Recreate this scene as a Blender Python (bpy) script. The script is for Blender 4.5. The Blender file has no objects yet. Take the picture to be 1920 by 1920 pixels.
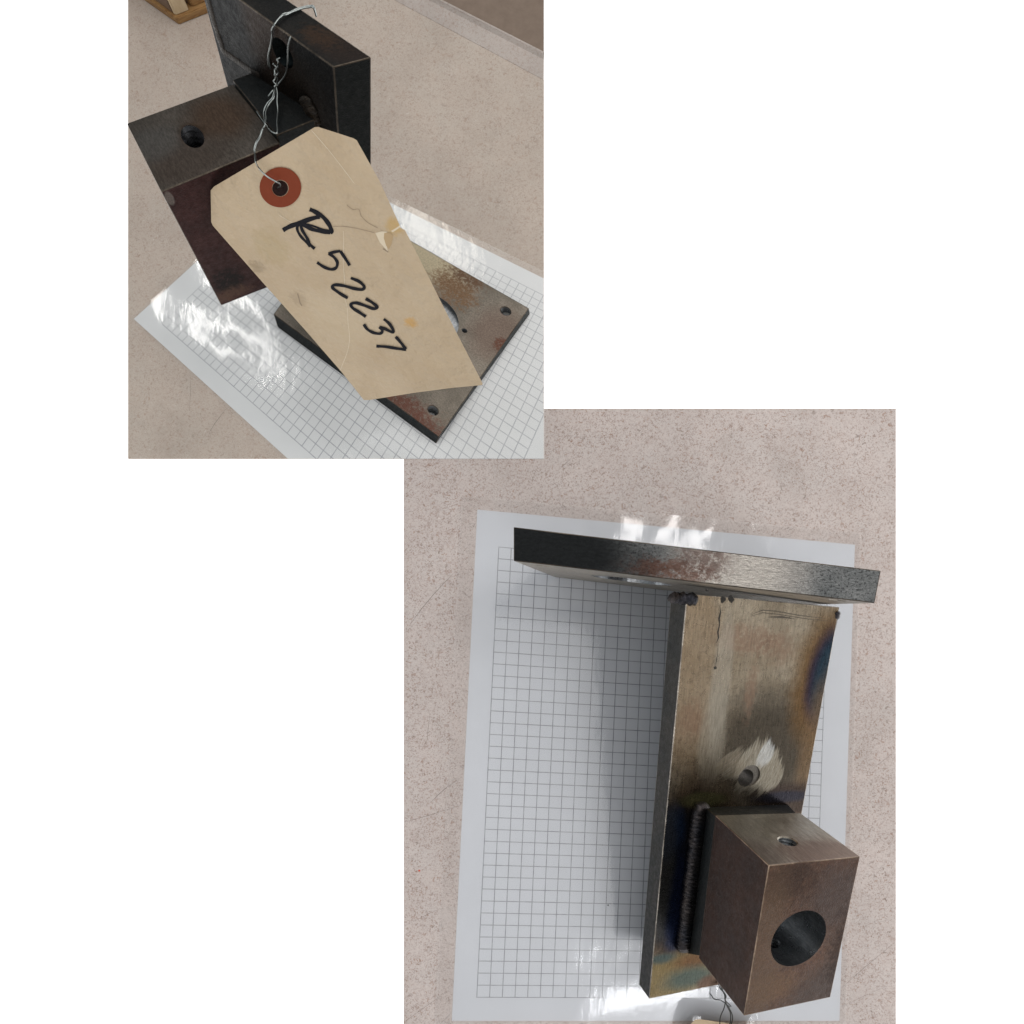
import bpy, bmesh, math, random
from mathutils import Vector, Matrix, noise as mnoise
from mathutils.geometry import tessellate_polygon

# ------------------------------------------------------------------ camera, light, exposure
SC = bpy.context.scene
F, PX, PY, HC = 1400.0, 900.0, 1250.0, 0.42060     # focal length and optical centre in photo pixels, camera height in m
cam = bpy.data.cameras.new("camera"); camo = bpy.data.objects.new("camera", cam)
SC.collection.objects.link(camo); SC.camera = camo
camo.location = (0, 0, HC)
cam.sensor_width = 36; cam.lens = F / 1920 * 36
cam.shift_x = (960 - PX) / 1920; cam.shift_y = (PY - 960) / 1920
cam.clip_start = 0.01; cam.clip_end = 50
SC.render.resolution_x = SC.render.resolution_y = 1024
wd = bpy.data.worlds.new("World"); SC.world = wd; wd.use_nodes = True
wd.node_tree.nodes["Background"].inputs[0].default_value = (0.93, 0.97, 1.0, 1)
wd.node_tree.nodes["Background"].inputs[1].default_value = 0.36
SC.view_settings.view_transform = 'Standard'; SC.view_settings.look = 'None'
SC.view_settings.exposure = 0; SC.view_settings.gamma = 1

def area(name, loc, target, sx, sy, rad, col, along=(1, 0, 0)):
    l = bpy.data.lights.new(name, 'AREA'); l.shape = 'RECTANGLE'; l.size = sx; l.size_y = sy
    l.energy = rad * math.pi * sx * sy; l.color = col
    o = bpy.data.objects.new(name, l); SC.collection.objects.link(o)
    z = (Vector(loc) - Vector(target)).normalized(); x = Vector(along); x = (x - z * x.dot(z)).normalized(); y = z.cross(x)
    m = Matrix((x, y, z)).transposed().to_4x4(); m.translation = loc; o.matrix_world = m
    return o
area("ceiling_and_fill_light", (0.42, 0.06, 1.0), (0.16, 0.04, 0), 1.45, 1.80, 1.52, (1.0, 0.965, 0.93))
area("ceiling_and_fill_light", (-0.62, -0.15, 1.15), (0, 0, 0), 0.7, 0.8, 1.8, (0.95, 0.98, 1.0))  # added unseen fill lamp, lifts the shade left of the lying arm
area("window_light", (-0.52, 0.73, 1.2), (-0.15, 0.2, 0), 0.24, 0.035, 20, (1.0, 0.98, 0.94), (0.64, -0.77, 0))
area("window_light", (-0.09, 0.92, 1.2), (-0.03, 0.25, 0), 0.18, 0.04, 9, (1.0, 0.95, 0.85), (0.78, -0.63, 0))
area("glare_light", (0.40, 0.24, 1.2), (0.1, 0, 0), 0.14, 0.12, 17, (1.0, 0.98, 0.96))  # added lamp, placed for the glare on the sleeve's top end
area("glare_light", (0.36, 0.06, 1.2), (0.1, 0, 0), 0.11, 0.05, 20, (1.0, 0.98, 0.96))  # added lamp for the glare patch beside the arm
area("near_glare_light", (0.38, -0.715, 1.2), (0.1, -0.1, 0), 0.26, 0.12, 18, (0.97, 0.98, 1.0))  # added lamp for the glare at the sleeve's near end

# ------------------------------------------------------------------ helpers
def W(u, v, z=0.0):                                  # photo pixel + height -> point
    k = (HC - z) / F
    return Vector(((u - PX) * k, -(v - PY) * k, z))
def link(name, me, parent=None, mats=()):
    o = bpy.data.objects.new(name, me); SC.collection.objects.link(o)
    for m in mats: me.materials.append(m)
    if parent: o.parent = parent
    return o
def tag(o, label=None, cat=None, group=None, kind=None):
    if label: o["label"] = label
    if cat: o["category"] = cat
    if group: o["group"] = group
    if kind: o["kind"] = kind
    return o
def empty(name, loc):
    o = bpy.data.objects.new(name, None); SC.collection.objects.link(o); o.location = loc; o.empty_display_size = 0.01
    return o
def settle(root):                                    # keep world positions of parts under an offset empty
    for c in [o for o in SC.collection.objects if o.parent == root]:
        c.matrix_parent_inverse.translation = -root.location
def bm_obj(name, bm, parent=None, mats=(), smooth=False):
    me = bpy.data.meshes.new(name); bm.to_mesh(me); bm.free()
    if smooth:
        for p in me.polygons: p.use_smooth = True
    return link(name, me, parent, mats)
def prism(name, pts, z0, z1, mats=(), parent=None):  # polygon given as world XY, from z0 to z1
    bm = bmesh.new(); n = len(pts)
    a = [bm.verts.new((p[0], p[1], z0)) for p in pts]; b = [bm.verts.new((p[0], p[1], z1)) for p in pts]
    bm.faces.new(a); bm.faces.new(b)
    for i in range(n): bm.faces.new((a[i], a[(i + 1) % n], b[(i + 1) % n], b[i]))
    bmesh.ops.recalc_face_normals(bm, faces=bm.faces)
    return bm_obj(name, bm, parent, mats)
def catmull(P, n=6):
    P = [Vector(p) for p in P]; out = []
    for i in range(len(P) - 1):
        p0, p1, p2, p3 = P[max(i - 1, 0)], P[i], P[i + 1], P[min(i + 2, len(P) - 1)]
        for k in range(n):
            t = k / n
            out.append(0.5 * ((2 * p1) + (p2 - p0) * t + (2 * p0 - 5 * p1 + 4 * p2 - p3) * t * t + (3 * p1 - p0 - 3 * p2 + p3) * t ** 3))
    out.append(P[-1]); return out
def tube_into(bm, P, r, seg=8, rf=None):
    rings = []
    up = Vector((0.3, 0.2, 1)).normalized()
    for i, p in enumerate(P):
        d = (P[min(i + 1, len(P) - 1)] - P[max(i - 1, 0)])
        if d.length < 1e-9: d = Vector((1, 0, 0))
        d.normalize(); a = d.cross(up)
        if a.length < 1e-4: a = d.cross(Vector((1, 0, 0)))
        a.normalize(); b = d.cross(a); rr = r if rf is None else rf(i / (len(P) - 1))
        rings.append([bm.verts.new(p + (a * math.cos(t) + b * math.sin(t)) * rr) for t in [2 * math.pi * k / seg for k in range(seg)]])
    for A, B in zip(rings, rings[1:]):
        for k in range(seg): bm.faces.new((A[k], A[(k + 1) % seg], B[(k + 1) % seg], B[k]))
    bm.faces.new(rings[0]); bm.faces.new(rings[-1])

# ------------------------------------------------------------------ shader helpers
class Sh:
    def __init__(s, name):
        s.m = bpy.data.materials.new(name); s.m.use_nodes = True; s.t = s.m.node_tree
        s.b = s.t.nodes["Principled BSDF"]; s.out = s.t.nodes["Material Output"]
    def n(s, kind, **kw):
        x = s.t.nodes.new(kind)
        for k, v in kw.items(): setattr(x, k, v)
        return x
    def l(s, a, b): s.t.links.new(a, b)
    def put(s, sock, v):
        if hasattr(v, "is_output") or isinstance(v, bpy.types.NodeSocket): s.l(v, sock)
        else: sock.default_value = v
    def attr(s, name="pc"):
        x = s.n("ShaderNodeAttribute"); x.attribute_name = name; return x.outputs["Vector"]
    def vm(s, op, a, b=None, sc=None):
        x = s.n("ShaderNodeVectorMath", operation=op); s.put(x.inputs[0], a)
        if b is not None: s.put(x.inputs[1], b)
        if sc is not None: s.put(x.inputs["Scale"], sc)
        return x.outputs["Value"] if op in ("LENGTH", "DOT_PRODUCT", "DISTANCE") else x.outputs["Vector"]
    def m_(s, op, a, b=0.0, clamp=False):
        x = s.n("ShaderNodeMath", operation=op); x.use_clamp = clamp; s.put(x.inputs[0], a); s.put(x.inputs[1], b); return x.outputs[0]
    def noise(s, vec, scale, detail=4, rough=0.55, dist=0.0):
        x = s.n("ShaderNodeTexNoise"); s.l(vec, x.inputs["Vector"]); x.inputs["Scale"].default_value = scale
        x.inputs["Detail"].default_value = detail; x.inputs["Roughness"].default_value = rough; x.inputs["Distortion"].default_value = dist
        return x.outputs["Fac"]
    def rng(s, v, a, b, c=0.0, d=1.0, smooth=True):
        x = s.n("ShaderNodeMapRange"); x.interpolation_type = 'SMOOTHSTEP' if smooth else 'LINEAR'
        s.put(x.inputs[0], v)
        for i, q in enumerate((a, b, c, d)): s.put(x.inputs[i + 1], q)
        return x.outputs[0]
    def mix(s, f, a, b, mode='MIX'):
        x = s.n("ShaderNodeMix", data_type='RGBA', blend_type=mode); x.clamp_factor = True
        s.put(x.inputs[0], f)
        for sock, v in ((x.inputs[6], a), (x.inputs[7], b)):
            s.put(sock, (*v, 1) if isinstance(v, tuple) and len(v) == 3 else v)
        return x.outputs[2]
    def ell(s, P, c, r, soft=0.6, nz=None, amt=0.0):  # soft ellipsoid mask around c (mm) with radii r
        d = s.vm("LENGTH", s.vm("MULTIPLY", s.vm("SUBTRACT", P, c), tuple(1 / q if q else 0 for q in r)))
        if nz is not None: d = s.m_("ADD", d, s.m_("MULTIPLY", s.m_("SUBTRACT", nz, 0.5), amt))
        return s.rng(d, 1 + soft * 0.5, 1 - soft * 0.5)
    def bump(s, h, strength, dist=0.001):
        x = s.n("ShaderNodeBump"); x.inputs["Strength"].default_value = strength; x.inputs["Distance"].default_value = dist
        s.l(h, x.inputs["Height"]); s.l(x.outputs[0], s.b.inputs["Normal"]); return x
    def fin(s, col=None, rough=None, metal=None, spec=None):
        for nm, v in (("Base Color", col), ("Roughness", rough), ("Metallic", metal), ("Specular IOR Level", spec)):
            if v is None: continue
            if isinstance(v, tuple) and len(v) == 3: v = (*v, 1)
            s.put(s.b.inputs[nm], v)
        return s.m
def rgb(r, g, b):                                    # sRGB 0-255 -> linear
    f = lambda c: c / 12.92 if c <= 0.04045 else ((c + 0.055) / 1.055) ** 2.4
    return tuple(f(q / 255) for q in (r, g, b))

# ------------------------------------------------------------------ setting: white page made to glow, two countertop pieces
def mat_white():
    s = Sh("glowing_white_page"); s.fin((0.9, 0.9, 0.9), 0.9)
    s.b.inputs["Emission Color"].default_value = (1, 1, 1, 1); s.b.inputs["Emission Strength"].default_value = 0.95  # the page glows by itself so shadows never grey it
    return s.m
def mat_counter(name, contrast, tone):
    s = Sh(name); g = s.n("ShaderNodeNewGeometry").outputs["Position"]
    big = s.noise(g, 22, 3); mid = s.noise(g, 150, 4, 0.6)
    col = s.mix(s.rng(big, 0.3, 0.7), tuple(q * 0.93 for q in tone), tuple(q * 1.05 for q in tone))
    col = s.mix(s.m_("MULTIPLY", s.rng(mid, 0.52, 0.75), 0.55 * contrast), col, (tone[0] * 0.72, tone[1] * 0.64, tone[2] * 0.60))
    wv = s.vm("ADD", g, s.vm("SCALE", s.n_vec(g, 420), sc=0.0016))
    sm = s.noise(g, 13, 5, 0.65); col = s.mix(s.m_("MULTIPLY", s.rng(sm, 0.52, 0.72), 0.5), col, (tone[0] * 0.74, tone[1] * 0.75, tone[2] * 0.74))
    pk = s.noise(g, 60, 4, 0.6)
    col = s.mix(s.m_("MULTIPLY", s.rng(pk, 0.45, 0.65), 0.35), col, (tone[0] * 1.02, tone[1] * 1.07, tone[2] * 1.09))
    for sc, lo, hi, c, f in ((1100, 0.535, 0.60, (0.18, 0.12, 0.095), 0.75), (760, 0.575, 0.63, (0.17, 0.10, 0.07), 0.85), (480, 0.60, 0.65, (0.22, 0.115, 0.07), 0.85), (380, 0.635, 0.68, (0.15, 0.11, 0.09), 0.85),
                             (1700, 0.56, 0.64, (0.10, 0.09, 0.085), 0.6), (900, 0.60, 0.7, (0.66, 0.61, 0.58), 0.5)):
        col = s.mix(s.m_("MULTIPLY", s.m_("MULTIPLY", s.rng(s.noise(s.vm("ADD", wv, (sc * .01, 0, 0)), sc, 3, 0.6, 0.8), lo, hi), s.rng(s.noise(s.vm("ADD", g, (sc * .02, 0, 0)), 90, 2), 0.3, 0.65, 0.35, 1)), f * contrast), col, c)
    s.bump(s.noise(g, 700, 2), 0.08, 0.0004)
    return s.fin(col, 0.48, 0, 0.35)
def _nvec(s, vec, scale):
    x = s.n("ShaderNodeTexNoise"); s.l(vec, x.inputs["Vector"]); x.inputs["Scale"].default_value = scale; x.inputs["Detail"].default_value = 2
    return s.vm("SUBTRACT", x.outputs["Color"], (0.5, 0.5, 0.5))
Sh.n_vec = _nvec

ZT = -0.0008                                         # countertop surface; plates rest at z = 0 on the plastic sleeve
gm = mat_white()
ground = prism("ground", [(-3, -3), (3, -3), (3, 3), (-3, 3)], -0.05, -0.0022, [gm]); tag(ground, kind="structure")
cm1 = mat_counter("speckled_laminate_soft", 0.4, (0.395, 0.335, 0.285))
cm2 = mat_counter("speckled_laminate", 0.72, (0.46, 0.40, 0.375))
P2 = lambda L, z=ZT: [W(u, v, z).xy for u, v in L]
top1 = prism("countertop", P2([(240, -130), (497, -130), (1020, 150), (1020, 860), (240, 860)]), ZT - 0.0012, ZT, [cm1]); tag(top1, kind="structure")
top2 = prism("countertop", P2([(757, 860.6), (1020.6, 860.6), (1020.6, 766), (1680, 766), (1680, 2060), (757, 2060)]), ZT - 0.0012, ZT, [cm2]); tag(top2, kind="structure")
# raised lip along the back of the counter and the brown panel behind it
lip_m = mat_counter("laminate_lip", 0.35, (0.36, 0.315, 0.285))
bm = bmesh.new()
ends = []
for (a, b) in (((497, -130), (560, -130)), ((1019.6, 150), (1019.6, 104))):
    A, B = W(*a, ZT), W(*b, ZT); prof = []
    for t, h in ((0, -0.0010), (0, 0.0002), (0.1, 0.0006), (0.75, 0.0014), (0.88, 0.0032), (0.97, 0.0030), (1, 0.0022), (1, -0.0010)):
        p = A.lerp(B, t); prof.append(bm.verts.new((p.x, p.y, ZT + h)))
    ends.append(prof)
for i in range(8): bm.faces.new((ends[0][i], ends[0][(i + 1) % 8], ends[1][(i + 1) % 8], ends[1][i]))
bm.faces.new(ends[0]); bm.faces.new(ends[1]); bmesh.ops.recalc_face_normals(bm, faces=bm.faces)
bm_obj("edge_lip", bm, top1, [lip_m])
s = Sh("brown_panel"); g = s.n("ShaderNodeNewGeometry").outputs["Position"]
bp_m = s.fin(s.mix(s.noise(g, 180, 5, 0.7), (0.115, 0.083, 0.062), (0.20, 0.15, 0.115)), 0.8)
wallp = prism("wall", P2([(561, -130), (1019.8, -130), (1019.8, 103)]), ZT - 0.0012, ZT + 0.0004, [bp_m]); tag(wallp, kind="structure")

# scratches in the laminate
s = Sh("scratch"); sc_m = s.fin((0.13, 0.11, 0.10), 0.7)
def scratch(par, pts, w):
    bm = bmesh.new(); P = [W(u, v, ZT + 0.00006) for u, v in pts]; row = []
    for i, p in enumerate(P):
        d = (P[min(i + 1, len(P) - 1)] - P[max(i - 1, 0)]).normalized(); n = Vector((-d.y, d.x, 0))
        k = w * (0.35 if i in (0, len(P) - 1) else 1)
        row.append((bm.verts.new(p + n * k), bm.verts.new(p - n * k)))
    for a, b in zip(row, row[1:]): bm.faces.new((a[0], b[0], b[1], a[1]))
    bmesh.ops.recalc_face_normals(bm, faces=bm.faces)
    bm_obj("scratch", bm, par, [sc_m])
for pts, w in (([(768, 1172), (790, 1142), (815, 1112), (850, 1075)], .00013), ([(806, 1506), (822, 1490), (838, 1476), (866, 1457)], .00013),
               ([(758, 1541), (800, 1530), (864, 1510)], .00011), ([(800, 1392), (803, 1365), (806, 1340)], .0001), ([(1040, 888), (1060, 870), (1085, 845)], .00007),
               ([(758, 1737), (800, 1715), (826, 1703)], .00008), ([(758, 1916), (790, 1893), (848, 1852)], .00009), ([(826, 1919), (838, 1908), (847, 1898)], .00012),
               ([(1577, 1853), (1620, 1815), (1679, 1766)], .00010), ([(1636, 1441), (1655, 1427), (1679, 1408)], .00008), ([(1578, 1890), (1610, 1872), (1660, 1850)], .00006)):
    scratch(top2, pts, w)
for pts, w in (([(392, 812), (402, 795), (425, 765)], .00012), ([(355, 770), (357, 740), (357, 706)], .00008)):
    scratch(top1, pts, w)
s = Sh("orange_fleck"); fl = prism("crumb", [(W(786, 1633).x + .0006 * math.cos(a), W(786, 1633).y + .0005 * math.sin(a)) for a in (0, 1.1, 2, 3.1, 4.2, 5.3)], ZT, ZT + .0004, [s.fin((0.5, 0.06, 0.02), 0.6)])
tag(fl, "tiny orange crumb on the speckled counter beside the paper", "crumb")
s = Sh("black_fleck"); fl = prism("crumb", [(W(1140, 1697).x + .0004 * math.cos(a), W(1140, 1697).y + .00035 * math.sin(a)) for a in (0, 1.1, 2, 3.1, 4.2, 5.3)], .0001, .0005, [s.fin((0.01, 0.01, 0.01), 0.6)])
tag(fl, "tiny black crumb on the gridded sheet", "crumb")

# ------------------------------------------------------------------ graph paper and clear sleeves
def homog(src, dst):                                 # 8-parameter homography by Gauss elimination
    A = []
    for (x, y), (u, v) in zip(src, dst):
        A.append([x, y, 1, 0, 0, 0, -u * x, -u * y, u]); A.append([0, 0, 0, x, y, 1, -v * x, -v * y, v])
    n = 8
    for i in range(n):
        p = max(range(i, n), key=lambda r: abs(A[r][i])); A[i], A[p] = A[p], A[i]
        for r in range(n):
            if r != i:
                f = A[r][i] / A[i][i]; A[r] = [a - f * b for a, b in zip(A[r], A[i])]
    h = [A[i][8] / A[i][i] for i in range(n)] + [1]
    return lambda x, y: ((h[0] * x + h[1] * y + h[2]) / (h[6] * x + h[7] * y + 1), (h[3] * x + h[4] * y + h[5]) / (h[6] * x + h[7] * y + 1))
HP1 = homog([(0, 0), (0, 44), (34, 0), (34, 44)], [(250, 597), (846, 1138), (574, 301), (1105, 563)])
HP2 = homog([(0, 0), (32.2, 0), (32.2, 43), (0, 43)], [(895, 955), (1604, 1021), (1575, 1915), (847, 1915)])
def clip(bm, umin, umax, vmin, vmax, z):
    for (u, v, no) in ((umin, 0, (-1, 0, 0)), (umax, 0, (1, 0, 0)), (0, vmin, (0, 1, 0)), (0, vmax, (0, -1, 0))):
        bmesh.ops.bisect_plane(bm, geom=bm.verts[:] + bm.edges[:] + bm.faces[:], plane_co=W(u, v, z), plane_no=no, clear_outer=True, dist=1e-7)
def sheet(name, H, x0, x1, y0, y1, nx, ny, zf, th, mats, box, parent=None, smooth=False):
    bm = bmesh.new(); uv = bm.loops.layers.uv.new("cells"); V = []
    for j in range(ny + 1):
        for i in range(nx + 1):
            x, y = x0 + (x1 - x0) * i / nx, y0 + (y1 - y0) * j / ny
            u, v = H(x, y); z = zf(x, y); p = W(u, v, 0); V.append((bm.verts.new((p.x, p.y, z)), (x, y)))
    for j in range(ny):
        for i in range(nx):
            q = [V[j * (nx + 1) + i], V[j * (nx + 1) + i + 1], V[(j + 1) * (nx + 1) + i + 1], V[(j + 1) * (nx + 1) + i]]
            f = bm.faces.new([a[0] for a in q])
            for lp, a in zip(f.loops, q): lp[uv].uv = a[1]
    bm.normal_update()
    if bm.faces[:][0].normal.z < 0: bmesh.ops.reverse_faces(bm, faces=bm.faces)
    if box: clip(bm, *box, 0)
    if th:
        r = bmesh.ops.extrude_face_region(bm, geom=bm.faces[:])
        for e in r["geom"]:
            if isinstance(e, bmesh.types.BMVert): e.co.z += th
    bmesh.ops.recalc_face_normals(bm, faces=bm.faces)
    return bm_obj(name, bm, parent, mats, smooth)
def mat_paper(name, cols, rows, tone, line, lw):
    s = Sh(name); uv = s.n("ShaderNodeUVMap"); uv.uv_map = "cells"
    sp = s.n("ShaderNodeSeparateXYZ"); s.l(uv.outputs[0], sp.inputs[0])
    wob = s.noise(uv.outputs[0], 1.2, 3)
    masks = []
    for o, (a, b), (oo, (c, d)) in ((sp.outputs[0], cols, (sp.outputs[1], rows)), (sp.outputs[1], rows, (sp.outputs[0], cols))):
        fr = s.m_("ABSOLUTE", s.m_("SUBTRACT", s.m_("FRACT", s.m_("ADD", o, 0.5 - a % 1)), 0.5))
        ln = s.rng(fr, lw + 0.02, lw)
        inn = s.m_("MULTIPLY", s.m_("GREATER_THAN", o, a - 0.2), s.m_("LESS_THAN", o, b + 0.2))
        in2 = s.m_("MULTIPLY", s.m_("GREATER_THAN", oo, c - 0.03), s.m_("LESS_THAN", oo, d + 0.03))
        masks.append(s.m_("MULTIPLY", ln, s.m_("MULTIPLY", inn, in2)))
    mk = s.m_("MULTIPLY", s.m_("MAXIMUM", masks[0], masks[1]), s.rng(wob, 0.2, 0.8, 0.6, 1.0))
    base = s.mix(s.noise(uv.outputs[0], 0.35, 3), tuple(q * 0.96 for q in tone), tuple(q * 1.03 for q in tone))
    return s.fin(s.mix(mk, base, line), 0.75, 0, 0.3)
pm1 = mat_paper("grid_paper_warm", (1.7, 31.7), (3.45, 44.45), (0.56, 0.57, 0.57), (0.29, 0.30, 0.32), 0.035)
pm2 = mat_paper("grid_paper", (1.85, 29.85), (3.05, 41.05), (0.50, 0.515, 0.545), (0.17, 0.175, 0.195), 0.022)
E1 = (240.4, 1019.6, -100, 859.6); E2 = (757.4, 1679.6, 766, 2050)
paper1 = sheet("graph_paper", HP1, 0, 34, 0, 48, 34, 48, lambda x, y: ZT + 0.00005, 0.00015, [pm1], E1)
tag(paper1, "quarter-inch grid paper under the upright tagged bracket", "paper", "sheets of grid paper")
paper2 = sheet("graph_paper", HP2, 0, 32.2, 0, 43, 34, 44, lambda x, y: ZT + 0.00005, 0.00015, [pm2], E2)
tag(paper2, "quarter-inch grid paper under the bracket lying on its plate edge", "paper", "sheets of grid paper")
def mat_sleeve():
    s = Sh("clear_plastic_sleeve"); s.t.nodes.remove(s.b)
    g = s.n("ShaderNodeNewGeometry").outputs["Position"]
    fr = s.n("ShaderNodeFresnel"); fr.inputs[0].default_value = 1.5
    bp = s.n("ShaderNodeBump"); bp.inputs["Strength"].default_value = 0.22; bp.inputs["Distance"].default_value = 0.0005
    h = s.m_("ADD", s.noise(s.vm("MULTIPLY", g, (1.6, 0.6, 1)), 110, 2, 0.5), s.m_("MULTIPLY", s.noise(g, 420, 2, 0.5), 0.07))
    s.l(h, bp.inputs["Height"])
    gl = s.n("ShaderNodeBsdfGlossy"); gl.inputs["Roughness"].default_value = 0.11; s.l(bp.outputs[0], gl.inputs["Normal"])
    tr = s.n("ShaderNodeBsdfTransparent"); tr.inputs[0].default_value = (1, 1, 1, 1)
    mx = s.n("ShaderNodeMixShader"); s.l(s.m_("MULTIPLY", fr.outputs[0], 1.25, True), mx.inputs[0]); s.l(tr.outputs[0], mx.inputs[1]); s.l(gl.outputs[0], mx.inputs[2])
    s.l(mx.outputs[0], s.out.inputs[0]); return s.m
slm = mat_sleeve()
def smooth01(t): t = min(max(t, 0), 1); return t * t * (3 - 2 * t)
def z_sleeve1(x, y):                                 # cells; flat under the base plate, waves at the free ends
    w = smooth01((20 - y) / 8) * smooth01((17 - x) / 6 + 0.0)
    return -0.00035 + w * (0.00022 * (1 + math.sin(x * 0.75 + 0.5 * math.sin(y * 0.45))) + 0.00025 * (1 + mnoise.noise((x * .3, y * .2, 3))))
def z_sleeve2(x, y):
    w = smooth01((3.5 - y) / 4); w2 = smooth01((y - 33) / 8)
    n = mnoise.noise((x * 0.22, y * 0.22, 7))
    return -0.00035 + w * (0.00022 * (1 + math.sin(x * 1.3 + 0.9 * math.sin(y * 0.9 + x * 0.4))) + 0.0002 * (1 + mnoise.noise((x * 0.6, y * 0.4, 2)))) + w2 * 0.0004 * (0.6 + 0.5 * math.sin(y * 0.7 + x * 0.3)) + 0.00012 * (1 + n)
sl1 = sheet("sheet_protector", HP1, -0.3, 35.0, -0.2, 49, 110, 130, z_sleeve1, 0, [slm], E1, smooth=True)
tag(sl1, "glossy clear plastic sleeve rippled over the paper below the tagged bracket", "plastic sleeve", "clear plastic sleeves")
sl2 = sheet("sheet_protector", HP2, -1.3, 32.75, -1.1, 43.25, 100, 120, z_sleeve2, 0, [slm], E2, smooth=True)
tag(sl2, "glossy clear plastic sleeve over the paper below the lying bracket", "plastic sleeve", "clear plastic sleeves")

# ------------------------------------------------------------------ brackets
C1 = {'p000':(0.02817,0.19881,0.00000),'p001':(0.02708,0.19881,0.00657),'p010':(-0.02481,0.12564,0.00002),'p011':(-0.02276,0.12730,0.00659),'p100':(-0.06733,0.25650,0.00000),'p101':(-0.07130,0.25495,0.00654),'p110':(-0.11392,0.19109,0.00000),'p111':(-0.11453,0.19557,0.00656),'a000':(-0.06049,0.20106,0.00657),'a001':(-0.03378,0.18935,0.18857),'a010':(-0.07231,0.19967,0.00657),'a011':(-0.04556,0.18631,0.18857),'a100':(-0.09758,0.20882,0.00655),'a101':(-0.07739,0.21920,0.18854),'a110':(-0.10955,0.20823,0.00655),'a111':(-0.08848,0.21720,0.18854),'b000':(-0.07484,0.17822,0.08561),'b001':(-0.07076,0.18507,0.15668),'b010':(-0.11605,0.16199,0.08562),'b011':(-0.11266,0.16783,0.15668),'b100':(-0.08989,0.20018,0.08560),'b101':(-0.08722,0.20592,0.15667),'b110':(-0.12843,0.18608,0.08561),'b111':(-0.12486,0.19205,0.15668)}
C2 = {'p000':(0.04185,0.06204,0.00453),'p001':(0.04205,0.05047,0.00007),'p010':(0.01217,0.05061,0.15014),'p011':(0.01237,0.03889,0.14567),'p100':(0.17502,0.04590,0.00446),'p101':(0.17512,0.03460,0.00000),'p110':(0.14531,0.03479,0.15007),'p111':(0.14536,0.02337,0.14560),'a000':(0.08022,0.03104,0.10753),'a001':(0.08238,-0.16466,0.03382),'a010':(0.08315,0.02944,0.12073),'a011':(0.08451,-0.16624,0.04701),'a100':(0.15748,0.02838,0.07374),'a101':(0.15777,-0.16620,0.00003),'a110':(0.16074,0.02666,0.08693),'a111':(0.15961,-0.16779,0.01322),'b000':(0.09816,-0.06194,0.10903),'b001':(0.09854,-0.13140,0.08412),'b010':(0.10412,-0.07162,0.15163),'b011':(0.10392,-0.13753,0.12672),'b100':(0.14153,-0.06462,0.09035),'b101':(0.14172,-0.13195,0.06543),'b110':(0.14652,-0.07314,0.13294),'b111':(0.14669,-0.13845,0.10803)}
D1 = {'w': 83.864, 'a': 15.183, 'H': 212.998, 'x0': -55.038, 'x1': 59.327, 'y0': -105.002, 'y1': 14.287, 't': 7.696, 'b0': 14.792, 'b1': 43.654, 'pt': 17.831, 'by1': 73.358, 'bz0': 92.507, 'bz1': 175.683}
D2 = {'w': 80.593, 'a': 13.143, 'H': 212.884, 'x0': -69.96, 'x1': 71.047, 'y0': -110.953, 'y1': 22.901, 't': 12.892, 'b0': 10.282, 'b1': 54.857, 'pt': 26.797, 'by1': 69.233, 'bz0': 98.989, 'bz1': 170.936}
class Box:                                           # a box in mm with eight measured corners in metres
    def __init__(s, lo, hi, cor): s.lo, s.hi, s.c = Vector(lo), Vector(hi), [Vector(q) for q in cor]
    def at(s, p):
        f = [(p[i] - s.lo[i]) / (s.hi[i] - s.lo[i]) for i in range(3)]; r = Vector((0, 0, 0))
        for k in range(8):
            b = (k >> 2 & 1, k >> 1 & 1, k & 1); w = 1.0
            for i in range(3): w *= f[i] if b[i] else 1 - f[i]
            r += s.c[k] * w
        return r
    def inv(s, ax, side, u, v):                      # mm on face (axis, side) seen at photo pixel u, v
        i, j = [q for q in range(3) if q != ax]; p = [(a + b) / 2 for a, b in zip(s.lo, s.hi)]; p[ax] = (s.lo, s.hi)[side][ax]
        def px(p):
            q = s.at(p); k = F / (HC - q.z); return Vector((q.x * k + PX, -q.y * k + PY))
        for _ in range(25):
            c = px(p); e = Vector((u, v)) - c
            pi = list(p); pi[i] += .1; pj = list(p); pj[j] += .1
            a, b = (px(pi) - c) / .1, (px(pj) - c) / .1; det = a.x * b.y - a.y * b.x
            p[i] += (e.x * b.y - e.y * b.x) / det; p[j] += (a.x * e.y - a.y * e.x) / det
        return Vector(p)
def boxes(C, D):
    g = lambda ch: [C[f'{ch}{k >> 2 & 1}{k >> 1 & 1}{k & 1}'] for k in range(8)]
    return (Box((D['x0'], D['y0'], -D['t']), (D['x1'], D['y1'], 0), g('p')), Box((0, -D['a'], 0), (D['w'], 0, D['H']), g('a')),
            Box((D['b0'], D['pt'], D['bz0']), (D['b1'], D['by1'], D['bz1']), g('b')))
def pad_box(arm, blk, D, dx0, dx1, dz0, dz1):
    lo = (D['b0'] + dx0, 0, D['bz0'] + dz0); hi = (D['b1'] + dx1, D['pt'], D['bz1'] + dz1); cor = []
    for k in range(8):
        p = [(hi if k >> (2 - i) & 1 else lo)[i] for i in range(3)]
        cor.append(blk.at(p))                        # the pad follows the block's axes
    return Box(lo, hi, cor)
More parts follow.
